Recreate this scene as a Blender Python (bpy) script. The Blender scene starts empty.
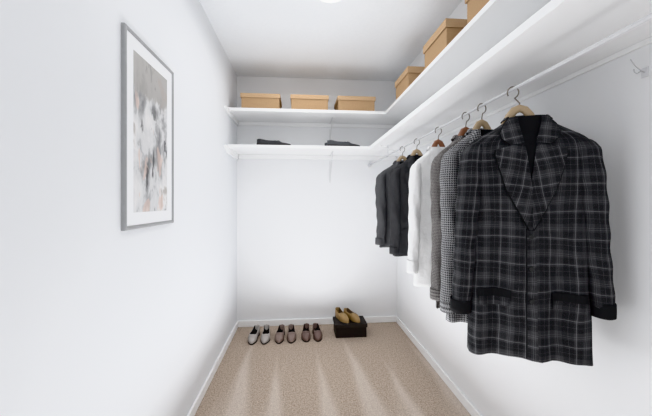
import bpy, bmesh, math, random
from mathutils import Vector, Matrix
random.seed(4)
S = bpy.context.scene
COL = S.collection
try:
    S.view_settings.view_transform = 'Khronos PBR Neutral'
    S.view_settings.look = 'None'
except Exception:
    try: S.view_settings.view_transform = 'Standard'
    except Exception: pass

# ------------------------------------------------------------------ room constants
XL, XR, YB, YF, ZC = -0.611, 0.983, 3.06, -0.6, 2.442
CAMZ = 1.216
ROD_X, ROD_Z = 0.70, 1.216+0.372

def K(c):
    """keep dark colours from being crushed by the neutral view transform's toe"""
    m = min(c)
    x = math.sqrt(m/6.25) if m < 0.04 else m+0.04
    return tuple(min(0.97, v+(x-m)*0.9) for v in c)

# ------------------------------------------------------------------ node helpers
class NT:
    def __init__(s, name):
        s.m = bpy.data.materials.new(name); s.m.use_nodes = True
        s.t = s.m.node_tree; s.n = s.t.nodes; s.l = s.t.links
        s.b = s.n['Principled BSDF']
    def put(s, sock, v):
        if isinstance(v, bpy.types.NodeSocket): s.l.new(v, sock)
        else: sock.default_value = v
    def math(s, op, a, b=0.0, c=None):
        n = s.n.new('ShaderNodeMath'); n.operation = op
        s.put(n.inputs[0], a); s.put(n.inputs[1], b)
        if c is not None: s.put(n.inputs[2], c)
        return n.outputs[0]
    def clamp(s, v, lo=0.0, hi=1.0):
        return s.math('MINIMUM', s.math('MAXIMUM', v, lo), hi)
    def mix(s, f, a, b):
        n = s.n.new('ShaderNodeMix'); n.data_type = 'RGBA'
        s.put(n.inputs[0], f)
        s.put(n.inputs[6], a if isinstance(a, bpy.types.NodeSocket) else (*a, 1))
        s.put(n.inputs[7], b if isinstance(b, bpy.types.NodeSocket) else (*b, 1))
        return n.outputs[2]
    def coords(s, kind='Object'):
        n = s.n.new('ShaderNodeTexCoord'); return n.outputs[kind]
    def xyz(s, v):
        n = s.n.new('ShaderNodeSeparateXYZ'); s.l.new(v, n.inputs[0]); return n.outputs
    def comb(s, x, y, z):
        n = s.n.new('ShaderNodeCombineXYZ')
        s.put(n.inputs[0], x); s.put(n.inputs[1], y); s.put(n.inputs[2], z); return n.outputs[0]
    def noise(s, vec, scale, detail=3, rough=0.5, dist=0.0):
        n = s.n.new('ShaderNodeTexNoise'); s.l.new(vec, n.inputs['Vector'])
        n.inputs['Scale'].default_value = scale; n.inputs['Detail'].default_value = detail
        n.inputs['Roughness'].default_value = rough; n.inputs['Distortion'].default_value = dist
        return n.outputs['Fac']
    def ramp(s, f, stops, interp='LINEAR'):
        n = s.n.new('ShaderNodeValToRGB'); n.color_ramp.interpolation = interp
        e = n.color_ramp.elements
        while len(e) < len(stops): e.new(0.5)
        for i, (p, c) in enumerate(stops):
            e[i].position = p; e[i].color = (*c, 1)
        s.l.new(f, n.inputs[0]); return n.outputs[0]
    def bump(s, h, strength=0.3, dist=0.002):
        n = s.n.new('ShaderNodeBump'); n.inputs['Strength'].default_value = strength
        n.inputs['Distance'].default_value = dist
        s.l.new(h, n.inputs['Height']); s.l.new(n.outputs[0], s.b.inputs['Normal'])
    def stripe(s, c, period, off, width):
        f = s.math('FRACT', s.math('DIVIDE', s.math('ADD', c, off+50.0), period))
        return s.math('LESS_THAN', f, width/period)
    def col(s, v): s.put(s.b.inputs['Base Color'], v if isinstance(v, bpy.types.NodeSocket) else (*v, 1))

def plain(name, c, rough=0.5, metal=0.0, noise_amt=0.06, scale=20, bump=0.0):
    m = NT(name); co = m.coords()
    f = m.noise(co, scale)
    if max(c) < 0.8: c = K(c)
    a = tuple(max(0, x*(1-noise_amt)) for x in c); b = tuple(min(1, x*(1+noise_amt)) for x in c)
    m.col(m.mix(f, a, b)); m.b.inputs['Roughness'].default_value = rough
    m.b.inputs['Metallic'].default_value = metal
    if max(c) < 0.12: m.b.inputs['Specular IOR Level'].default_value = 0.3
    if bump: m.bump(m.noise(co, scale*8), bump)
    return m.m

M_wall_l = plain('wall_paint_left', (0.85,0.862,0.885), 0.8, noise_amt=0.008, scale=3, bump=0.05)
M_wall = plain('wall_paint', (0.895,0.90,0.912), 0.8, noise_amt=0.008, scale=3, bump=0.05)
M_trim = plain('trim_paint', (0.97,0.97,0.972), 0.4, noise_amt=0.003)
M_shelf = plain('shelf_paint', (0.96,0.96,0.962), 0.6, noise_amt=0.003)
M_bracket = plain('bracket_enamel', (0.80,0.80,0.81), 0.45, noise_amt=0.01)
def ceiling_mat():
    m = NT('ceiling_texture'); co = m.coords()
    f = m.noise(co, 45, 4, 0.7)
    m.col(m.mix(f, (0.88,0.90,0.925), (0.95,0.965,0.985))); m.b.inputs['Roughness'].default_value = 0.9
    m.bump(f, 0.3, 0.005); return m.m
M_ceil = ceiling_mat()
def carpet_mat():
    m = NT('carpet_pile'); co = m.coords(); x, y, z = m.xyz(co)
    f1 = m.noise(co, 130, 3, 0.8)
    f2 = m.noise(co, 52, 4, 0.8)
    base = m.ramp(f1, [(0.37,(0.24,0.18,0.137)),(0.5,(0.52,0.42,0.34)),(0.63,(0.80,0.69,0.595))])
    base2 = m.ramp(f2, [(0.38,(0.40,0.31,0.245)),(0.62,(0.66,0.555,0.465))])
    c = m.mix(0.4, base, base2)
    # vacuum-cleaner nap: straight soft wedges
    def wedges(per, x0, ytop, slope, ph, gain):
        w = m.noise(co, 1.7, 1)
        xx = m.math('ADD', x, m.math('MULTIPLY', w, 0.05))
        sk = m.math('ADD', xx, m.math('MULTIPLY', y, x0))
        q = m.math('DIVIDE', m.math('ADD', sk, 5.0+ph), per)
        fr = m.math('FRACT', q)
        cell = m.math('FLOOR', q)
        ctr = m.math('MULTIPLY_ADD', m.math('SINE', m.math('MULTIPLY', cell, 4.1)), 0.10, 0.5)
        tri = m.math('ABSOLUTE', m.math('SUBTRACT', fr, ctr))
        jit = m.math('MULTIPLY', m.math('SINE', m.math('MULTIPLY', cell, 2.3)), 0.24)
        lim = m.math('MULTIPLY', m.math('SUBTRACT', m.math('ADD', jit, ytop), y), slope)
        d = m.math('SUBTRACT', lim, tri)
        return m.math('MULTIPLY', m.clamp(m.math('MULTIPLY', d, gain)), m.clamp(m.math('SUBTRACT', 1.2, m.math('MULTIPLY', tri, 2.0))))
    k1 = wedges(0.27, 0.05, 2.70, 0.32, 0.0, 5.5)
    k2 = wedges(0.37, -0.18, 2.45, 0.24, 0.09, 5.0)
    k = m.math('MULTIPLY', m.clamp(m.math('ADD', k1, m.math('MULTIPLY', k2, 0.4))), 0.36)
    soft = m.math('MULTIPLY_ADD', m.noise(co, 40, 3, 0.7), 0.9, 0.55)
    c = m.mix(m.math('MULTIPLY', k, soft), c, (0.90,0.82,0.75))
    m.col(c); m.b.inputs['Roughness'].default_value = 1.0
    m.b.inputs['Specular IOR Level'].default_value = 0.1
    m.bump(m.math('ADD', f1, f2), 0.7, 0.006); return m.m
M_carpet = carpet_mat()

def plaid_mat(name, dark=(0.013,0.013,0.015), mid=(0.056,0.056,0.060), light=(0.24,0.24,0.25), p=0.074):
    dark, mid, light = K(dark), K(mid), K(light)
    m = NT(name); u, v, _ = m.xyz(m.coords('UV'))
    co = m.coords('UV')
    wob = m.math('MULTIPLY', m.math('SUBTRACT', m.noise(co, 5, 2), 0.5), 0.022)
    u = m.math('ADD', u, wob); v = m.math('ADD', v, wob)
    def axis(c, p):
        broad = m.stripe(c, p, 0.0, p*0.36)
        broad2 = m.stripe(c, p, -p*0.50, p*0.20)
        thin1 = m.stripe(c, p, -p*0.43, 0.0019)
        thin2 = m.stripe(c, p, -p*0.77, 0.0013)
        thin4 = m.stripe(c, p, -p*0.84, 0.0013)
        thin3 = m.stripe(c, p, -p*0.18, 0.0013)
        t = m.math('ADD', m.math('ADD', thin1, m.math('MULTIPLY', m.math('ADD', thin2, thin4), 0.6)), m.math('MULTIPLY', thin3, 0.45))
        return m.math('ADD', broad, m.math('MULTIPLY', broad2, 0.6)), t
    bu, tu = axis(u, p); bv, tv = axis(v, p*1.12)
    br = m.clamp(m.math('MULTIPLY', m.math('ADD', bu, bv), 0.62))
    base = m.mix(br, mid, dark)
    twill = m.noise(co, 420, 2)
    base = m.mix(m.math('MULTIPLY', m.math('GREATER_THAN', twill, 0.58), 0.3), base, (0.14,0.14,0.145))
    tl = m.math('MINIMUM', m.math('MULTIPLY', m.math('ADD', tu, tv), 0.6), 1.0)
    tl = m.math('MULTIPLY', tl, m.math('MULTIPLY_ADD', twill, 1.1, 0.2))
    c = m.mix(tl, base, light)
    m.col(c); m.b.inputs['Roughness'].default_value = 0.95
    m.b.inputs['Specular IOR Level'].default_value = 0.1
    m.bump(m.noise(co, 9, 3), 1.0, 0.03)
    return m.m
def tweed_mat(name, a, b, p=0.011):
    a, b = K(a), K(b)
    m = NT(name); co = m.coords('UV'); u, v, _ = m.xyz(co)
    s1 = m.stripe(u, p, 0, p*0.5); s2 = m.stripe(v, p, 0, p*0.5)
    dg = m.stripe(m.math('ADD', u, v), p*0.5, 0, p*0.25)
    same = m.math('MULTIPLY', s1, s2)
    xor = m.math('SUBTRACT', m.math('ADD', s1, s2), m.math('MULTIPLY', same, 2.0))
    f = m.math('ADD', same, m.math('MULTIPLY', xor, dg))
    f = m.math('MULTIPLY_ADD', m.math('SUBTRACT', m.noise(co, 300, 2), 0.5), 0.4, f)
    f = m.clamp(f)
    m.col(m.mix(f, a, b)); m.b.inputs['Roughness'].default_value = 0.95
    m.bump(m.noise(co, 12, 3), 0.8, 0.018); return m.m
def cloth_mat(name, c, rough=0.9, bump=0.5):
    if max(c) < 0.8: c = K(c)
    m = NT(name); co = m.coords('UV'); f = m.noise(co, 350, 2)
    a = tuple(x*0.88 for x in c); b = tuple(min(1, x*1.10) for x in c)
    m.col(m.mix(f, a, b)); m.b.inputs['Roughness'].default_value = rough
    m.b.inputs['Specular IOR Level'].default_value = 0.1
    m.bump(m.noise(co, 12, 3), bump, 0.018); return m.m
M_plaid = plaid_mat('plaid_wool')
M_tweedA = tweed_mat('black_white_houndstooth', (0.016,0.016,0.018), (0.40,0.40,0.41), 0.0085)
M_tweedB = tweed_mat('taupe_tweed', (0.040,0.037,0.037), (0.30,0.28,0.27), 0.006)
M_white = cloth_mat('white_cotton', (0.90,0.90,0.90), bump=0.9)
M_char = cloth_mat('charcoal_wool', (0.038,0.038,0.041), bump=0.9)
M_grey = cloth_mat('grey_wool', (0.085,0.086,0.091), bump=0.9)
M_blacktrim = cloth_mat('black_trim_cloth', (0.011,0.011,0.012))
M_edge_shade = cloth_mat('painted_edge_shade', (0.014,0.014,0.015))  # painted shade: dark cloth colour for the shadow line along garment edges
M_lining = cloth_mat('dark_lining', (0.010,0.010,0.011), 0.8)
M_wood = plain('hanger_wood', (0.46,0.34,0.21), 0.4, noise_amt=0.2, scale=30)
M_wood_red = plain('hanger_wood_red', (0.28,0.12,0.06), 0.4, noise_amt=0.2, scale=30)
M_steel = plain('hook_steel', (0.20,0.17,0.14), 0.35, 0.6)
M_wire = plain('grey_wire', (0.55,0.55,0.56), 0.5, 0.0)
M_rod = plain('rod_white_metal', (0.72,0.72,0.74), 0.4, 0.0)
def kraft(name, c):
    c = K(c)
    m = NT(name); co = m.coords(); f = m.noise(co, 160, 3, 0.7)
    m.col(m.mix(f, tuple(x*0.84 for x in c), tuple(x*1.13 for x in c)))
    m.b.inputs['Roughness'].default_value = 0.85; m.b.inputs['Specular IOR Level'].default_value = 0.2
    return m.m
M_kraft = kraft('kraft_card', (0.46,0.30,0.165))
M_kraft_lid = kraft('kraft_card_lid', (0.54,0.365,0.215))
M_btn = plain('button_black', (0.02,0.02,0.02), 0.3)
M_btnw = plain('button_pearl', (0.7,0.7,0.68), 0.3)
M_framem = plain('brushed_silver_frame', (0.38,0.385,0.395), 0.4, 0.2, scale=60)
M_mat = plain('mat_board', (0.88,0.885,0.90), 0.8, noise_amt=0.005)
M_boxdark = plain('dark_brown_box', (0.012,0.009,0.008), 0.7, noise_amt=0.1)
M_boxdark2 = plain('dark_brown_lid', (0.020,0.015,0.013), 0.7, noise_amt=0.1)
def leather(n, c, r=0.5): return plain(n, c, r, noise_amt=0.12, scale=25, bump=0.1)
M_beige = leather('pale_grey_leather', (0.44,0.405,0.38))
M_brown = leather('taupe_brown_leather', (0.23,0.165,0.14))
M_brown2 = leather('brown_leather', (0.145,0.088,0.072))
M_tan = leather('mustard_brown_leather', (0.30,0.185,0.065))
M_black = leather('black_leather', (0.025,0.026,0.030))
M_dkgrey = leather('slate_leather', (0.06,0.065,0.073))
M_insole = leather('dark_insole', (0.010,0.009,0.008), 0.8)
M_tanin = leather('tan_insole', (0.06,0.032,0.013), 0.7)
M_soleb = leather('sole_rubber', (0.03,0.027,0.025), 0.6)

def art_mat():
    m = NT('abstract_print'); co = m.coords(); x, y, z = m.xyz(co)
    v = m.comb(0.0, m.math('MULTIPLY', y, 2.6), m.math('MULTIPLY', z, 1.5))
    f = m.noise(v, 3.6, 5, 0.60, 0.3)
    c = m.ramp(f, [(0.34,(0.27,0.27,0.28)),(0.42,(0.44,0.44,0.45)),(0.48,(0.68,0.68,0.69)),(0.60,(0.80,0.79,0.79)),(0.66,(0.52,0.49,0.47))])
    v2 = m.comb(3.0, m.math('MULTIPLY', y, 1.7), m.math('MULTIPLY', z, 1.0))
    g = m.noise(v2, 6.0, 3, 0.55, 0.3)
    g2 = m.clamp(m.math('MULTIPLY', m.math('SUBTRACT', g, 0.575), 30.0))
    c = m.mix(m.math('MULTIPLY', g2, 0.65), c, (0.72,0.57,0.51))
    edge = m.math('MULTIPLY', m.math('SUBTRACT', m.noise(v, 6, 4, 0.7), 0.5), 0.16)
    top = m.clamp(m.math('MULTIPLY', m.math('SUBTRACT', m.math('ADD', z, edge), 0.50), 40.0))
    c = m.mix(m.math('MULTIPLY', top, 0.8), c, (0.40,0.385,0.37))
    v3 = m.comb(9.0, m.math('MULTIPLY', y, 4.6), m.math('MULTIPLY', z, 1.4))
    h = m.clamp(m.math('MULTIPLY', m.math('SUBTRACT', m.noise(v3, 3.6, 4, 0.6, 0.2), 0.585), 50.0))
    low = m.clamp(m.math('MULTIPLY', m.math('SUBTRACT', 0.50, z), 12.0))
    c = m.mix(m.math('MULTIPLY', h, m.math('MULTIPLY_ADD', low, 0.6, 0.25)), c, (0.08,0.08,0.085))
    m.col(c); m.b.inputs['Roughness'].default_value = 0.6; return m.m
M_art = art_mat()
def emis(name, c, s):
    m = NT(name); m.col(c); m.b.inputs['Emission Color'].default_value = (*c, 1)
    m.b.inputs['Emission Strength'].default_value = s; return m.m
M_glow = emis('lamp_glass', (1,1,0.99), 2.0)

# ------------------------------------------------------------------ mesh helpers
def obj_from_bm(bm, name, mat, smooth=False):
    me = bpy.data.meshes.new(name); bm.to_mesh(me); bm.free()
    for mm in (mat if isinstance(mat, (list, tuple)) else [mat]): me.materials.append(mm)
    if smooth:
        for p in me.polygons: p.use_smooth = True
    o = bpy.data.objects.new(name, me); COL.objects.link(o); return o
def add_box(bm, lo, hi, bevel=0.0):
    r = bmesh.ops.create_cube(bm, size=1.0)
    vs = r['verts']
    for v in vs:
        v.co = Vector(((lo[i]+hi[i])/2 + v.co[i]*(hi[i]-lo[i]) for i in range(3)))
    if bevel:
        es = set(e for v in vs for e in v.link_edges)
        bmesh.ops.bevel(bm, geom=list(es), offset=bevel, segments=2, affect='EDGES', profile=0.5)
def box(name, lo, hi, mat, bevel=0.0):
    bm = bmesh.new(); add_box(bm, lo, hi, bevel); return obj_from_bm(bm, name, mat)
def ringmesh(bm, rings, closed=True, cap0=False, cap1=False, uvf=None, mi=None):
    uvl = bm.loops.layers.uv.verify()
    V = [[bm.verts.new(p) for p in r] for r in rings]
    n = len(rings[0]); fs = []
    for i in range(len(V)-1):
        for j in range(n if closed else n-1):
            k = (j+1) % n
            f = bm.faces.new((V[i][j], V[i][k], V[i+1][k], V[i+1][j]))
            if uvf:
                idx = [(i,j),(i,j+1),(i+1,j+1),(i+1,j)]
                for lp, (a,b) in zip(f.loops, idx): lp[uvl].uv = uvf(a,b)
            if mi: f.material_index = mi(i,j)
    if cap0: bm.faces.new(V[0][::-1])
    if cap1: bm.faces.new(V[-1])
    return V
def tube_pts(bm, pts, rad, seg=10, caps=True):
    pts = [Vector(p) for p in pts]; rings = []
    up = Vector((0,1,0))
    for i, p in enumerate(pts):
        t = (pts[min(i+1,len(pts)-1)]-pts[max(i-1,0)]).normalized()
        a = up - t*up.dot(t)
        if a.length < 1e-3: a = Vector((1,0,0)) - t*t.x
        a.normalize(); b = t.cross(a)
        r = rad[i] if isinstance(rad,(list,tuple)) else rad
        rx, ry = r if isinstance(r, tuple) else (r, r)
        rings.append([p + a*ry*math.cos(q*2*math.pi/seg) + b*rx*math.sin(q*2*math.pi/seg) for q in range(seg)])
    ringmesh(bm, rings, True, caps, caps)
def thing(name, label, category, loc=(0,0,0), rot=0.0, group=None):
    e = bpy.data.objects.new(name, None); e.empty_display_size = 0.05; COL.objects.link(e)
    e.location = loc; e.rotation_euler = (0,0,rot)
    e['label'] = label; e['category'] = category
    if group: e['group'] = group
    return e
def par(o, p, label=None):
    o.parent = p
    if label: o['label'] = label
    return o
def structure(o): o['kind'] = 'structure'; return o
def interp(tab, z):
    t = sorted(tab)
    if z <= t[0][0]: return t[0][1:]
    for a, b in zip(t, t[1:]):
        if z <= b[0]:
            k = (z-a[0])/(b[0]-a[0]) if b[0] > a[0] else 0
            return tuple(a[i]+(b[i]-a[i])*k for i in range(1, len(a)))
    return t[-1][1:]

# ------------------------------------------------------------------ room shell
T = 0.08
structure(box('floor', (XL-T, YF, -T), (XR+T, YB+T, 0), M_carpet))
structure(box('ceiling', (XL-T, YF, ZC), (XR+T, YB+T, ZC+T), M_ceil))
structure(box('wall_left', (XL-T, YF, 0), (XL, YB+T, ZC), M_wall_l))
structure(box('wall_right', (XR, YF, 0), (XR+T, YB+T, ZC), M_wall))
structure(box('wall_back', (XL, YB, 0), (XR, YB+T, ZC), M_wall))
def baseboard(name, lo, hi):
    structure(box(name, lo, hi, M_trim, 0.004))
bh, bt = 0.062, 0.014
baseboard('baseboard_back', (XL+bt, YB-bt, 0), (XR-bt, YB, bh))
baseboard('baseboard_left', (XL, YF, 0), (XL+bt, YB, bh))
baseboard('baseboard_right', (XR-bt, YF, 0), (XR, YB, bh))

# ------------------------------------------------------------------ shelves
ZU, ZL = CAMZ+0.806, CAMZ+0.488
st = 0.026
XU, XLO = 0.755, 0.605
YUB, YLB = 2.68, 2.66
def shelf(label, board, cleats, braces=(), grp='painted closet shelves'):
    e = thing('wall_shelf', label, 'shelf', (0,0,0), 0, grp)
    e.location = ((board[0][0]+board[1][0])/2, (board[0][1]+board[1][1])/2, board[0][2])
    off = Vector(e.location)
    def P(o):
        o.data.transform(Matrix.Translation(-off)); par(o, e); return o
    P(box('board', board[0], board[1], M_shelf, 0.002))
    for c in cleats: P(box('cleat', c[0], c[1], M_shelf, 0.002))
    for b in braces: P(b)
    return e
def bracket_back(x, ztop, depth, drop):
    bm = bmesh.new()
    add_box(bm, (x-0.007, YB-0.004, ztop-drop), (x+0.007, YB, ztop-0.055), 0.001)
    add_box(bm, (x-0.006, YB-depth, ztop-0.006), (x+0.006, YB-0.02, ztop), 0.001)
    tube_pts(bm, [(x, YB-0.004, ztop-drop+0.01), (x, YB-depth+0.02, ztop-0.006)], 0.003, 8)
    return obj_from_bm(bm, 'shelf_bracket', M_bracket)
def end_support(y0, ztop, hgt):
    """angled board end against the side wall under the shelf"""
    bm = bmesh.new()
    pr = [(y0-0.12, ztop), (YB-0.019, ztop), (YB-0.019, ztop-hgt), (y0-0.02, ztop-hgt), (y0-0.12, ztop-0.012)]
    ringmesh(bm, [[(XL, y, z) for y, z in pr], [(XL+0.018, y, z) for y, z in pr]], True, True, True)
    bmesh.ops.recalc_face_normals(bm, faces=bm.faces)
    return obj_from_bm(bm, 'end_support', M_shelf)
shelf('long white painted upper shelf on the end wall, holding three boxes', ((XL, YUB, ZU-st), (XR, YB, ZU)),
      [((XL+0.019, YB-0.018, ZU-st-0.035), (XR-0.019, YB, ZU-st))],
      [bracket_back(0.298, ZU-st, 0.24, 0.18), end_support(YUB, ZU-st, 0.035)])
shelf('long white painted lower shelf on the end wall, holding dark shoes', ((XL, YLB, ZL-st), (XR, YB, ZL)),
      [((XL+0.019, YB-0.018, ZL-st-0.04), (XR-0.019, YB, ZL-st))],
      [bracket_back(0.298, ZL-st, 0.28, 0.27), end_support(YLB, ZL-st, 0.05)])
shelf('narrow white upper side shelf with cardboard boxes on it', ((XU, YF+0.3, ZU-st), (XR, YUB-0.001, ZU)),
      [((XR-0.012, YF+0.3, ZU-st-0.02), (XR, YUB-0.001, ZU-st))])
def bracket_side(y):
    bm = bmesh.new(); zt = ZL-st
    add_box(bm, (XR-0.004, y-0.008, zt-0.20), (XR, y+0.008, zt-0.06), 0.001)
    tube_pts(bm, [(XR-0.003, y, zt-0.18), (XR-0.05, y, zt-0.10), (XLO+0.04, y, zt-0.005)], 0.003, 8)
    return obj_from_bm(bm, 'shelf_bracket', M_shelf)
shelf('white lower side shelf above the hanging rod', ((XLO, YF+0.3, ZL-st), (XR, YLB-0.001, ZL)),
      [((XR-0.008, YF+0.3, ZL-st-0.016), (XR, YLB-0.001, ZL-st))], [bracket_side(2.45)])

# ------------------------------------------------------------------ hanging rod
e = thing('closet_rod', 'thin white metal hanging rod under the side shelf', 'closet rod', (ROD_X, 0, ROD_Z))
RR = 0.0055
bm = bmesh.new(); tube_pts(bm, [(0, YF+0.32, 0), (0, 1.2, 0), (0, YB-0.02, 0)], RR, 16)
par(obj_from_bm(bm, 'rod', M_rod, True), e)
bm = bmesh.new(); tube_pts(bm, [(0, YB-0.02, 0), (0, YB, 0)], 0.020, 20)
par(obj_from_bm(bm, 'end_socket', M_rod), e)
for y in (0.45, 2.45):
    bm = bmesh.new()
    zt = ZL-st-ROD_Z
    tube_pts(bm, [(0, y, -RR-0.002), (0.010, y, -RR+0.001), (0.012, y, 0.012), (0.012, y, zt)], 0.0025, 8)
    par(obj_from_bm(bm, 'rod_bracket', M_rod, True), e)
# small wire wall hook
e = thing('wall_hook', 'small grey wire hook fixed to the wall under the shelf', 'hook', (XR, 0.80, CAMZ+0.37))
bm = bmesh.new()
tube_pts(bm, [(-0.002,0,0.0),(-0.012,0,0.004),(-0.03,0,0.016),(-0.042,0,0.030),(-0.046,0,0.036)], 0.0014, 8)
tube_pts(bm, [(-0.012,0,0.004),(-0.026,0,-0.004),(-0.034,0,0.0),(-0.036,0,0.008)], 0.0014, 8)
par(obj_from_bm(bm, 'wire', M_wire, True), e)
par(box('mounting_plate', (-0.003,-0.009,-0.014), (0,0.009,0.014), M_rod, 0.001), e)

# ------------------------------------------------------------------ ceiling light
LX, LY = 0.175, 1.755
e = thing('ceiling_light', 'round white flush ceiling light, switched on', 'ceiling light', (LX, LY, ZC))
bm = bmesh.new()
prof = [(0.001,-0.050),(0.03,-0.049),(0.06,-0.042),(0.085,-0.030),(0.10,-0.014)]
ringmesh(bm, [[(r*math.cos(a*math.pi/16), r*math.sin(a*math.pi/16), z) for a in range(32)] for r,z in prof], True, True, True)
par(obj_from_bm(bm, 'lamp_shade', M_glow, True), e)
bm = bmesh.new()
ringmesh(bm, [[(r*math.cos(a*math.pi/16), r*math.sin(a*math.pi/16), z) for a in range(32)] for r,z in [(0.105,-0.014),(0.108,-0.008),(0.108,0)]], True, True, True)
par(obj_from_bm(bm, 'lamp_base', M_trim), e)

# ------------------------------------------------------------------ storage boxes
def storage_box(label, x0, x1, y0, y1, z0, h, grp, mb=M_kraft, ml=M_kraft_lid, rot=0.0, lidh=0.045, name='storage_box'):
    cx, cy = (x0+x1)/2, (y0+y1)/2
    e = thing(name, label, 'box', (cx, cy, z0), rot, grp)
    w, d = (x1-x0)/2, (y1-y0)/2; g = 0.003; gg = 0.007
    par(box('box_body', (-w+gg, -d+gg, 0), (w-gg, d-gg, h-0.006), mb, 0.002), e)
    bm = bmesh.new()
    add_box(bm, (-w, -d, h-0.005), (w, d, h), 0.0015)
    add_box(bm, (-w, -d, h-lidh), (w, -d+g, h-0.004)); add_box(bm, (-w, d-g, h-lidh), (w, d, h-0.004))
    add_box(bm, (-w, -d+g, h-lidh), (-w+g, d-g, h-0.004)); add_box(bm, (w-g, -d+g, h-lidh), (w, d-g, h-0.004))
    par(obj_from_bm(bm, 'box_lid', ml), e)
    return e
for x0, x1 in ((-0.508,-0.172), (-0.082,0.252), (0.330,0.668)):
    storage_box('lidded tan cardboard storage box on the end-wall shelf', x0, x1, YUB+0.004, 2.97, ZU, 0.128, 'cardboard boxes on the upper shelf', lidh=0.036)
for ya in (2.12, 1.55, 1.065):
    storage_box('lidded tan cardboard box on the narrow side shelf', XU+0.004, XR-0.022, ya, ya+0.30, ZU, 0.155, 'cardboard boxes on the upper shelf')

# ------------------------------------------------------------------ framed picture
z0, z1, y0, y1 = CAMZ-0.099, CAMZ+0.615, 1.110, 1.518
e = thing('framed_picture', 'abstract print in a white mat and slim silver frame', 'picture', (XL, (y0+y1)/2, z0))
hw, H, fw, fd = (y1-y0)/2, z1-z0, 0.014, 0.016
bm = bmesh.new()
def loopr(i, x): return [(x,-hw+i,i),(x,hw-i,i),(x,hw-i,H-i),(x,-hw+i,H-i)]
ringmesh(bm, [loopr(0,0.0), loopr(0,fd-0.004), loopr(0.004,fd), loopr(fw-0.005,fd-0.001), loopr(fw,fd-0.005), loopr(fw,0.0), loopr(0,0.0)], True)
bmesh.ops.remove_doubles(bm, verts=bm.verts, dist=1e-5)
bmesh.ops.recalc_face_normals(bm, faces=bm.faces)
par(obj_from_bm(bm, 'frame', M_framem), e)
mw = 0.046
bm = bmesh.new()
ringmesh(bm, [loopr(fw,0.010), loopr(fw+mw,0.010), loopr(fw+mw+0.002,0.008)], True)
bmesh.ops.recalc_face_normals(bm, faces=bm.faces)
par(obj_from_bm(bm, 'mat_board', M_mat), e)
i = fw+mw-0.004
par(box('artwork', (0.003,-hw+i,i), (0.0085,hw-i,H-i), M_art), e)

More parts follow.
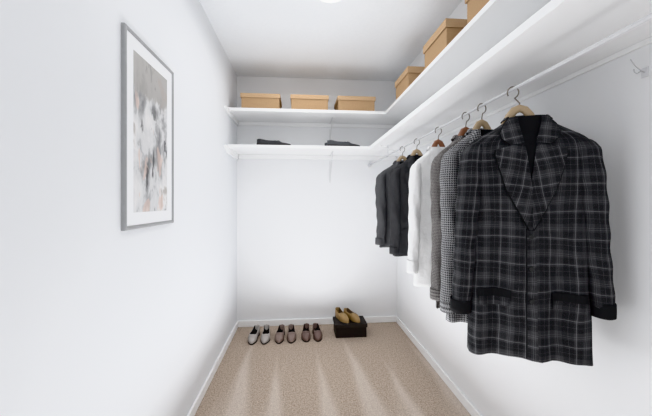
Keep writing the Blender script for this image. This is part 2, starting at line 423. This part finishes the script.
# ------------------------------------------------------------------ garments
def garment(label, name, category, y0, hw, L, mat, rot=0.0, cx=0.0, style='jacket', collar_mat=None,
            trim=None, sleeveL=None, slv=True, hangwood=M_wood, seed=0, hd=0.05, full=False, rodx=ROD_X, hlabel=None, tuck=0.0, sl_extra=0.0):
    rnd = random.Random(seed)
    e = thing(name, label, category, (rodx, y0, ROD_Z-L), rot, 'clothes hanging on the rod')
    k = hw/0.174
    sleeveL = sleeveL or L-0.17
    nk = 0.058*max(k, 0.85)
    prof = [(-L, hw*1.01, hd), (-L+0.2, hw*0.99, hd), (-0.50, hw*0.97, hd*0.95), (-0.38, hw*0.98, hd*0.95), (-0.28, hw*1.02, hd*0.95),
            (-0.225, hw*1.04, hd*0.85), (-0.198, hw*1.04, hd*0.75), (-0.178, hw*1.00, hd*0.66), (-0.162, hw*0.89, hd*0.60), (-0.146, hw*0.72, hd*0.58), (-0.128, max(hw*0.53, nk*1.2), hd*0.60),
            (-0.110, max(hw*0.38, nk*1.05), hd*0.60), (-0.096, nk, hd*0.60)]
    ph = [rnd.uniform(0, 6) for _ in range(6)]
    fa = 1.6
    def fold(x, z):
        a = min(1.0, max(0.0, (-0.25-z)/0.45))
        return fa*a*(0.007*math.sin(38*x+ph[0]+z*3)+0.004*math.sin(71*x+ph[1]-z*5)) + 0.002*math.sin(30*z+ph[2]+x*20)
    def section(z):
        return interp(prof, z)
    def fy(x, z):
        w, d = section(z); q = min(0.999, abs(x)/w)
        c = q**(1/0.85); s = math.sqrt(max(0, 1-c*c))
        return -d*(s**0.75) + fold(x, z)
    N = 64; zs = []
    z = -L
    while z < -0.22: zs.append(z); z += 0.018
    zs += [-0.215,-0.2,-0.19,-0.18,-0.172,-0.165,-0.158,-0.15,-0.142,-0.135,-0.126,-0.118,-0.111,-0.105,-0.1,-0.096]
    rings = []
    for z in zs:
        w, d = section(z); r = []
        for j in range(N):
            a = 2*math.pi*j/N
            ca, sa = math.cos(a), math.sin(a)
            x = w*math.copysign(abs(ca)**0.85, ca)
            y = d*math.copysign(abs(sa)**0.75, sa) + fold(x, z)*(1 if sa < 0 else -1)
            zz = z + (0.007*math.sin(9*x+ph[3]) if z <= -L+0.02 else 0)
            r.append((cx+x, y, zz+L))
        rings.append(r)
    def uvf(i, j):
        a = 2*math.pi*j/N
        return ((math.copysign(abs(math.cos(a))**0.85, math.cos(a)))*hw*1.05 + (0.5 if math.sin(a) > 0.001 and j < N/2 else 0), zs[i])
    bm = bmesh.new(); V = ringmesh(bm, rings, True, True, False, uvf)
    top = rings[-1]
    inner = [[(cx+(p[0]-cx)*0.88, p[1]*0.85, p[2]+0.001) for p in top], [(cx+(p[0]-cx)*0.86, p[1]*0.8, p[2]-0.03) for p in top]]
    ringmesh(bm, [top]+inner, True, False, True, None)
    bmesh.ops.remove_doubles(bm, verts=bm.verts, dist=1e-5)
    bmesh.ops.recalc_face_normals(bm, faces=bm.faces)
    par(obj_from_bm(bm, 'garment_body', mat, True), e)
    def patch(nm, rows, m, off, cols=10, thick=0.003, step=0.008, uoff=0.0, shear=0.0, parent=None, roll=0.0):
        zt, zb = max(r[0] for r in rows), min(r[0] for r in rows)
        n = max(2, int((zt-zb)/step)); zz = sorted(set([zb+(zt-zb)*i/n for i in range(n+1)] + [r[0] for r in rows]))
        bm = bmesh.new()
        R = []
        for z in zz:
            xa, xb = interp(rows, z)
            R.append([(xa+(xb-xa)*c/cols) for c in range(cols+1)])
        def ro(c): return roll*math.sin(math.pi*c/cols)
        F = [[(cx+x, fy(x, z)-off-ro(c), z+L) for c, x in enumerate(r)] for r, z in zip(R, zz)]
        B = [[(cx+x, fy(x, z)-off-ro(c)+thick, z+L) for c, x in enumerate(r)] for r, z in zip(R, zz)]
        G = [f+b[::-1] for f, b in zip(F, B)]
        def uv2(i, j):
            j = j % len(G[0]); x = G[i][j][0]-cx
            return (x*1.0+zz[i]*shear+uoff, zz[i]-x*shear+uoff*0.5)
        ringmesh(bm, G, True, True, True, uv2)
        bmesh.ops.recalc_face_normals(bm, faces=bm.faces)
        return par(obj_from_bm(bm, nm, m, False), parent or e)
    cm = collar_mat or mat
    if style == 'jacket':
        patch('front_lining', [(-0.098,-0.045*k,0.045*k),(-0.13,-0.040*k,0.040*k),(-0.34,-0.002,0.004)], M_lining, 0.003)
        for sg in (1, -1):
            rows_c = [(-0.100, 0.034, 0.056), (-0.125, 0.031, 0.074), (-0.150, 0.025, 0.084), (-0.168, 0.021, 0.080), (-0.190, 0.018, 0.056)]
            rows_l = [(-0.165, 0.020, 0.042), (-0.192, 0.016, 0.058), (-0.204, 0.014, 0.098), (-0.224, 0.011, 0.098), (-0.33, -0.003, 0.070), (-0.40, -0.006, 0.038), (-0.46, -0.007, 0.006)]
            rows_c = [(z, a*k, b*k) for z,a,b in rows_c]; rows_l = [(z, a*k, b*k) for z,a,b in rows_l]
            def neg(rows): return [(z, -b, -a) for z,a,b in rows]
            def grow(rows): return [(z-(0.0025 if i == len(rows)-1 else 0), a, b+0.0028) for i,(z,a,b) in enumerate(rows)]
            cg, lg = grow(rows_c), grow(rows_l)
            if sg == -1: rows_c, rows_l, cg, lg = neg(rows_c), neg(rows_l), neg(cg), neg(lg)
            ex = 0.0015 if sg < 0 else 0.0
            l = patch('lapel', rows_l, cm, 0.0085+ex, uoff=0.021, shear=0.20*sg, roll=0.005)
            c_ = patch('collar', rows_c, cm, 0.0125+ex, uoff=0.013, shear=-0.18*sg, roll=0.004)
            if full:
                patch('lapel_shade', lg, M_edge_shade, 0.0055+ex, parent=l)  # dark strip under the lapel, painting its shadow on the jacket front
                patch('collar_shade', cg, M_edge_shade, 0.0095+ex, parent=c_)  # same painted shadow under the collar
        patch('front_placket', [(-0.44,0.002,0.012),(-0.46,-0.012,0.014),(-L+0.012,-0.012,0.014)], mat, 0.0045, cols=3, uoff=0.006)
        if full: patch('placket_shade', [(-0.455,-0.0145,-0.0115),(-L+0.012,-0.0145,-0.0115)], M_edge_shade, 0.0035, cols=2)  # dark strip painting the shade beside the placket
        for bz in (-0.48, -0.58, -0.68):
            if bz > -L+0.08:
                bm = bmesh.new(); yy = fy(0, bz)-0.0045
                bmesh.ops.create_cone(bm, cap_ends=True, segments=20, radius1=0.008, radius2=0.007, depth=0.004,
                    matrix=Matrix.Translation((cx, yy-0.002, bz+L)) @ Matrix.Rotation(math.pi/2, 4, 'X'))
                par(obj_from_bm(bm, 'button', M_btn), e)
        pz = -0.655 if full else -L+0.22
        for sg in (1, -1):
            a, b = 0.06*k, 0.150*k
            if sg == -1: a, b = -b, -a
            pf = patch('pocket_flap', [(pz,a,b),(pz-0.045,a+0.002,b-0.002),(pz-0.05,a+0.006,b-0.006)], mat, 0.006, uoff=0.01)
            if trim: patch('pocket_trim', [(pz+0.003,a-0.002,b+0.002),(pz-0.022,a-0.002,b+0.002)], trim, 0.0095, parent=pf)
    elif style == 'shirt':
        for sg in (1, -1):
            rows_c = [(-0.098, 0.004, 0.056*k), (-0.12, 0.012, 0.062*k), (-0.165, 0.035, 0.066*k)]
            if sg == -1: rows_c = [(z, -b, -a) for z,a,b in rows_c]
            patch('collar', rows_c, cm, 0.008)
        patch('front_placket', [(-0.115,-0.014,0.014),(-L+0.012,-0.014,0.014)], mat, 0.003, cols=3)
        z = -0.17
        while z > -L+0.08:
            bm = bmesh.new()
            bmesh.ops.create_cone(bm, cap_ends=True, segments=16, radius1=0.005, radius2=0.0045, depth=0.003,
                matrix=Matrix.Translation((cx, fy(0,z)-0.0045, z+L)) @ Matrix.Rotation(math.pi/2, 4, 'X'))
            par(obj_from_bm(bm, 'button', M_btnw), e); z -= 0.085
    # collar stand around the back of the neck
    bm = bmesh.new(); R = []
    for dz, sc in ((-0.018,1.06),(0.0,1.0),(0.012,0.98),(0.016,1.0),(0.012,1.05),(-0.004,1.12),(-0.02,1.22)):
        r = []
        for j in range(25):
            a = math.radians(-25 + 230*j/24)
            back = max(0, math.sin(a))
            r.append((cx+(nk+0.002)*sc*math.cos(a), hd*0.62*sc*math.sin(a), -0.100+dz*(0.35+0.65*back)+L))
        R.append(r)
    ringmesh(bm, R, False, False, False, lambda i,j: (j*0.008+0.02, i*0.01))
    o = par(obj_from_bm(bm, 'collar_stand', cm, True), e)
    sm = o.modifiers.new('thick', 'SOLIDIFY'); sm.thickness = 0.002
    if slv:
        for sg in (1, -1):
            bm = bmesh.new()
            zc = -sleeveL - (sl_extra if sg < 0 else 0.0)
            xo = 0.02*hw if sg > 0 else 0.03*hw
            tk = tuck*hw
            path = [(hw*0.80, 0.0, -0.170, 0.016, 0.016), (hw*0.89, -0.001, -0.184, 0.028, 0.030), (hw*0.94, -0.003, -0.208, 0.035, 0.038), (hw*0.97, -0.006, -0.27, 0.0375, 0.042),
                    (hw*1.00+xo-tk*0.5, -0.010, -0.40, 0.0355, 0.041), (hw*1.03+xo-tk, -0.012, -0.50, 0.034, 0.039), (hw*1.08+xo-tk, -0.014, (zc*0.6-0.2), 0.032, 0.037), (hw*1.12+xo-tk, -0.016, zc, 0.030, 0.034)]
            path.sort(key=lambda p: -p[2])
            n = 44; seg = 28; rings = []; vs = []
            ks = min(1.0, k+0.08)
            tab = [(p[2], p[0], p[1], p[3], p[4]) for p in path]
            for i in range(n+1):
                t = i/n
                z = path[0][2] + (path[-1][2]-path[0][2])*(t**1.25)
                x, y, rx, ry = interp(tab, z)
                wr = 1 + 0.06*math.sin(z*70+ph[4]*sg) * min(1, t*3)
                r = []
                for j in range(seg):
                    a = 2*math.pi*j/seg
                    r.append((cx+sg*x + rx*wr*math.cos(a)*ks, y + ry*ks*math.sin(a)*(1+0.07*math.sin(3*a+z*25)), z+L))
                rings.append(r); vs.append(z)
            ringmesh(bm, rings, True, True, False, lambda i,j: (0.036*2*math.pi*j/seg+0.02, vs[i]))
            lr = rings[-1]; cxx = sum(p[0] for p in lr)/seg; cyy = sum(p[1] for p in lr)/seg
            ir = [[(cxx+(p[0]-cxx)*0.88, cyy+(p[1]-cyy)*0.88, p[2]+0.0) for p in lr], [(cxx+(p[0]-cxx)*0.86, cyy+(p[1]-cyy)*0.86, p[2]+0.03) for p in lr]]
            ringmesh(bm, [lr]+ir, True, False, True)
            bmesh.ops.remove_doubles(bm, verts=bm.verts, dist=1e-5)
            bmesh.ops.recalc_face_normals(bm, faces=bm.faces)
            s = par(obj_from_bm(bm, 'sleeve', mat, True), e)
            ch = 0.040 if style == 'jacket' else 0.06
            bm = bmesh.new()
            R = []
            for zz, sc in ((-0.003,0.9),(-0.003,1.05),(0.012,1.06),(ch-0.004,1.06),(ch,1.04),(ch,0.95)):
                R.append([(cxx+(p[0]-cxx)*sc, cyy+(p[1]-cyy)*sc, p[2]+zz) for p in lr])
            ringmesh(bm, R, True, False, False, lambda i,j: (0.2*j/seg, i*0.01))
            bmesh.ops.recalc_face_normals(bm, faces=bm.faces)
            par(obj_from_bm(bm, 'cuff', trim or mat, True), s)
    # hanger (its own thing)
    h = thing('clothes_hanger', ('reddish wooden' if hangwood == M_wood_red else 'light wooden')+' hanger with steel hook holding the '+(hlabel or category), 'hanger', (rodx, y0, ROD_Z-0.16), rot, 'wooden hangers on the rod')
    hc = cx*0.5; kx = min(1, k)*0.85
    bm = bmesh.new()
    pts = [(-0.145*kx+hc,0,-0.190),(-0.11*kx+hc,0,-0.168),(-0.08*kx+hc,0,-0.148),(-0.055*kx+hc,0,-0.120),(-0.035*kx+hc,0,-0.090),(-0.018*kx+hc,0,-0.071),(hc,0,-0.065),
           (0.018*kx+hc,0,-0.071),(0.035*kx+hc,0,-0.090),(0.055*kx+hc,0,-0.120),(0.08*kx+hc,0,-0.148),(0.11*kx+hc,0,-0.168),(0.145*kx+hc,0,-0.190)]
    sy = 0.8
    tube_pts(bm, [(p[0],p[1],p[2]+0.16) for p in pts], [(0.009,0.007*sy)]*2+[(0.010,0.008*sy)]*2+[(0.013,0.010*sy)]*5+[(0.010,0.008*sy)]*2+[(0.009,0.007*sy)]*2, 12)
    par(obj_from_bm(bm, 'hanger_arm', hangwood, True), h)
    bm = bmesh.new()
    rh = 0.0165; wr = 0.0021; cz = RR - rh + wr + 0.0002
    pts = [(hc,0,-0.062),(hc,0,-0.048),(hc*0.4+0.002,0,-0.036)]
    for a in range(-75, 215, 12):
        pts.append((rh*math.cos(math.radians(a)), 0, cz+rh*1.15*math.sin(math.radians(a))-0.15*rh))
    tube_pts(bm, [(p[0],p[1],p[2]+0.16) for p in pts], wr, 8)
    par(obj_from_bm(bm, 'hook', M_steel, True), h)
    return e

garment('black and grey plaid wool jacket with wide lapels and black cuffs', 'jacket', 'jacket', 0.96, 0.174, 0.872, M_plaid, rot=-math.radians(20.5), cx=0.038,
        trim=M_blacktrim, sleeveL=0.715, seed=1, full=True, hd=0.042, hlabel='plaid jacket', sl_extra=0.022)
garment('black and white houndstooth jacket beside the plaid jacket', 'jacket', 'jacket', 1.135, 0.138, 0.83, M_tweedA, seed=3, hd=0.034, sleeveL=0.78, hlabel='houndstooth jacket', tuck=0.10)
garment('taupe and grey tweed jacket beside the white shirt', 'jacket', 'jacket', 1.25, 0.128, 0.815, M_tweedB, seed=4, hd=0.034, sleeveL=0.77, hangwood=M_wood_red, hlabel='tweed jacket', tuck=0.10)
garment('white cotton long-sleeved shirt with buttoned placket', 'shirt', 'shirt', 1.51, 0.127, 0.785, M_white, style='shirt', seed=5, hd=0.034, sleeveL=0.72, hangwood=M_wood_red, tuck=0.04)
garment('charcoal wool jacket beside the white shirt', 'jacket', 'jacket', 1.80, 0.142, 0.695, M_char, seed=6, hd=0.034, sleeveL=0.675, hlabel='charcoal jacket', tuck=0.14)
garment('mid-grey wool jacket at the far end of the rod', 'jacket', 'jacket', 2.06, 0.158, 0.675, M_grey, seed=7, hd=0.038, sleeveL=0.655, hlabel='grey jacket', tuck=0.14)

# ------------------------------------------------------------------ shoes
def shoe(label, loc, rot, mat, inmat, grp, L=0.245, W=0.037, H=0.06, open_end=0.62, heel=0.018, side=1, name='shoe', toe_h=0.7):
    e = thing(name, label, 'shoe', loc, rot, grp)
    def wid(t):
        return W*interp([(0,0.25),(0.03,0.55),(0.10,0.74),(0.25,0.78),(0.45,0.82),(0.62,0.98),(0.72,1.0),(0.82,0.86),(0.90,0.64),(0.96,0.42),(0.985,0.28),(1.0,0.12)], t)[0]
    def hei(t):
        return H*interp([(0,0.95),(0.1,1.0),(0.3,0.82),(0.5,0.80),(0.62,0.86),(0.75,toe_h),(0.88,toe_h*0.72),(0.96,toe_h*0.52),(1,toe_h*0.3)], t)[0]
    def bend(t): return side*0.006*math.sin(math.pi*t)*1.2
    base = heel*0.55
    def lift(t): return base + (heel-base)*max(0, 1-t/0.4)
    n = 34; rings = []
    ts = [0, 0.012, 0.03, 0.05] + [0.05+0.9*i/n for i in range(1, n+1)] + [0.97, 0.985, 0.995, 1.0]
    for t in ts:
        w, h = wid(t), hei(t); y = L*(0.5-t); z0 = lift(t); b = bend(t)
        op = 1.0 if 0.045 < t < open_end-0.05 else (0.0 if t <= 0.02 or t >= open_end else (max(0,(open_end-t)/0.05) if t > 0.3 else (t-0.02)/0.025))
        closed = [(-1.0,0.0),(-1.03,0.35),(-0.97,0.62),(-0.78,0.86),(-0.45,0.98),(-0.2,1.0),(0,1.01)]
        opened = [(-1.0,0.0),(-1.02,0.4),(-0.97,0.75),(-0.90,1.0),(-0.84,0.97),(-0.80,0.40),(0,0.12)]
        half = [(a[0]+(o_[0]-a[0])*op, a[1]+(o_[1]-a[1])*op) for a, o_ in zip(closed, opened)]
        pts = half + [(-a, c) for a, c in half[:-1][::-1]]
        rings.append([(a*w+b, y, z0+c*h) for a, c in pts])
    bm = bmesh.new()
    def mi(i, j):
        return 1 if (0.03 < ts[i] < open_end-0.02 and 4 <= j <= 7) else 0
    ringmesh(bm, rings, False, True, True, None, mi)
    bmesh.ops.recalc_face_normals(bm, faces=bm.faces)
    par(obj_from_bm(bm, 'upper', [mat, inmat], True), e)
    bm = bmesh.new(); R = []
    for t in ts:
        w = wid(t)*1.06+0.001; y = L*(0.5-t)*1.01; b = bend(t); zt = lift(t)+0.002; zb = max(0.0, lift(t)-0.0095)
        R.append([(-w+b,y,zb),(w+b,y,zb),(w+b,y,zt),(-w+b,y,zt)])
    ringmesh(bm, R, True, True, True); bmesh.ops.recalc_face_normals(bm, faces=bm.faces)
    par(obj_from_bm(bm, 'sole', M_soleb), e)
    bm = bmesh.new(); R = []
    for t in (0.0, 0.03, 0.08, 0.15, 0.22, 0.27):
        w = wid(t)*1.02; y = L*(0.5-t)
        R.append([(-w,y,0),(w,y,0),(w,y,lift(t)-0.004),(-w,y,lift(t)-0.004)])
    ringmesh(bm, R, True, True, True); bmesh.ops.recalc_face_normals(bm, faces=bm.faces)
    par(obj_from_bm(bm, 'heel', M_soleb), e)
    t0 = open_end+0.01; bm = bmesh.new(); R = []
    for t in (t0, t0+0.02, t0+0.06, t0+0.075):
        w, h = wid(t), hei(t); y = L*(0.5-t); b = bend(t)
        up = 0.0018
        R.append([(a*(w+up)+b, y, lift(t)+c*(h+up)) for a, c in [(-1.0,0.1),(-1.03,0.35),(-0.97,0.62),(-0.78,0.86),(-0.45,0.98),(-0.2,1.0),(0,1.01),(0.2,1.0),(0.45,0.98),(0.78,0.86),(0.97,0.62),(1.03,0.35),(1.0,0.1)]])
    ringmesh(bm, R, False)
    o = par(obj_from_bm(bm, 'vamp_strap', mat, True), e); o.modifiers.new('t','SOLIDIFY').thickness = 0.0015
    return e
G1 = 'shoes lined up on the carpet'
for i, x in enumerate((-0.402, -0.308)):
    shoe('pale grey leather flat shoe with dark insole on the carpet', (x, 2.785, 0), math.radians(-5 if i==0 else 1), M_beige, M_insole, G1, L=0.25, side=1 if i else -1, open_end=0.68)
for i, x in enumerate((-0.172, -0.080)):
    shoe('taupe brown leather loafer beside the pale pair', (x, 2.78, 0), math.radians(-4 if i==0 else 2), M_brown, M_insole, G1, L=0.24, side=1 if i else -1)
for i, x in enumerate((0.060, 0.150)):
    shoe('dark brown leather loafer beside the shoe box', (x, 2.79, 0), math.radians(-2 if i==0 else 4), M_brown2, M_insole, G1, L=0.235, side=1 if i else -1)
BH = 0.122
storage_box('low dark brown lidded shoe box standing on the carpet', 0.312, 0.604, 2.725, 2.925, 0, BH, None, M_boxdark, M_boxdark2, 0.0, 0.03, name='shoe_box')
G2 = 'tan shoes on the dark box'
shoe('mustard brown leather shoe on the dark box', (0.390, 2.825, BH+0.0005), math.radians(22), M_tan, M_tanin, G2, L=0.215, W=0.035, H=0.075, side=-1, open_end=0.5, toe_h=0.8)
shoe('mustard brown leather shoe on the dark box', (0.478, 2.82, BH+0.0005), math.radians(30), M_tan, M_tanin, G2, L=0.215, W=0.035, H=0.068, side=1, open_end=0.5, toe_h=0.8)
G3 = 'dark shoes on the lower shelf'
for cx_, m_ in ((-0.225, M_black), (0.385, M_dkgrey)):
    shoe('dark leather slip-on shoe resting on the white shelf', (cx_, YLB+0.040, ZL), math.radians(90), m_, M_insole, G3, L=0.29, H=0.042, heel=0.014, open_end=0.6, toe_h=0.5)
    shoe('dark leather slip-on shoe resting on the white shelf', (cx_-0.02, YLB+0.15, ZL), math.radians(86), m_, M_insole, G3, L=0.28, H=0.042, heel=0.014, open_end=0.6, toe_h=0.5)

# ------------------------------------------------------------------ light
w = bpy.data.worlds.new('World'); S.world = w; w.use_nodes = True
w.node_tree.nodes['Background'].inputs[0].default_value = (0.98,0.985,1.0,1)
w.node_tree.nodes['Background'].inputs[1].default_value = 0.74
def area(name, loc, rot, sx, sy, p, c=(1,1,1)):
    l = bpy.data.lights.new(name, 'AREA'); l.shape = 'RECTANGLE'; l.size = sx; l.size_y = sy; l.energy = p; l.color = c
    o = bpy.data.objects.new(name, l); COL.objects.link(o); o.location = loc; o.rotation_euler = rot; return o
def point(name, loc, p, r, c=(1,1,1)):
    l = bpy.data.lights.new(name, 'POINT'); l.energy = p; l.shadow_soft_size = r; l.color = c
    o = bpy.data.objects.new(name, l); COL.objects.link(o); o.location = loc; return o
area('overhead_fill', (0.05, 1.7, ZC-0.09), (0, 0, 0), 0.7, 1.9, 6.6, (1.0,0.998,0.99))  # added fill lamp below the ceiling, not a fixture of the closet
area('floor_bounce_fill', (0.12, 1.65, 0.16), (math.radians(180), 0, 0), 0.5, 2.1, 15.5, (0.94,0.97,1.0))  # added upward fill lamp standing in for light bounced off the carpet
area('open_end_fill', (0.1, -0.5, 1.3), (math.radians(90), 0, 0), 1.3, 2.0, 2.6)  # added fill lamp at the open end behind the camera, no modelled doorway
area('end_wall_fill', (0.1, 1.4, 1.6), (math.radians(90), 0, 0), 0.7, 1.5, 1.3)  # added unseen lamp in mid-room to brighten the end wall
point('ceiling_bulb', (LX, LY-0.03, ZC-0.14), 0.22, 0.05)
point('upper_back_fill', (0.02, 2.2, 1.9), 0.9, 0.25, (0.95,0.975,1.0))
point('lower_back_fill', (0.15, 2.15, 0.40), 0.7, 0.25)
point('lower_front_fill', (0.25, 1.15, 0.45), 0.7, 0.25)

# ------------------------------------------------------------------ camera
cam = bpy.data.cameras.new('camera'); co = bpy.data.objects.new('camera', cam); COL.objects.link(co)
cam.sensor_width = 36; cam.lens = 308/652*36; cam.clip_start = 0.02
co.location = (0, 0, CAMZ)
co.rotation_euler = (math.radians(90), 0, -math.radians(4.83))
cam.shift_y = -6/652
S.camera = co
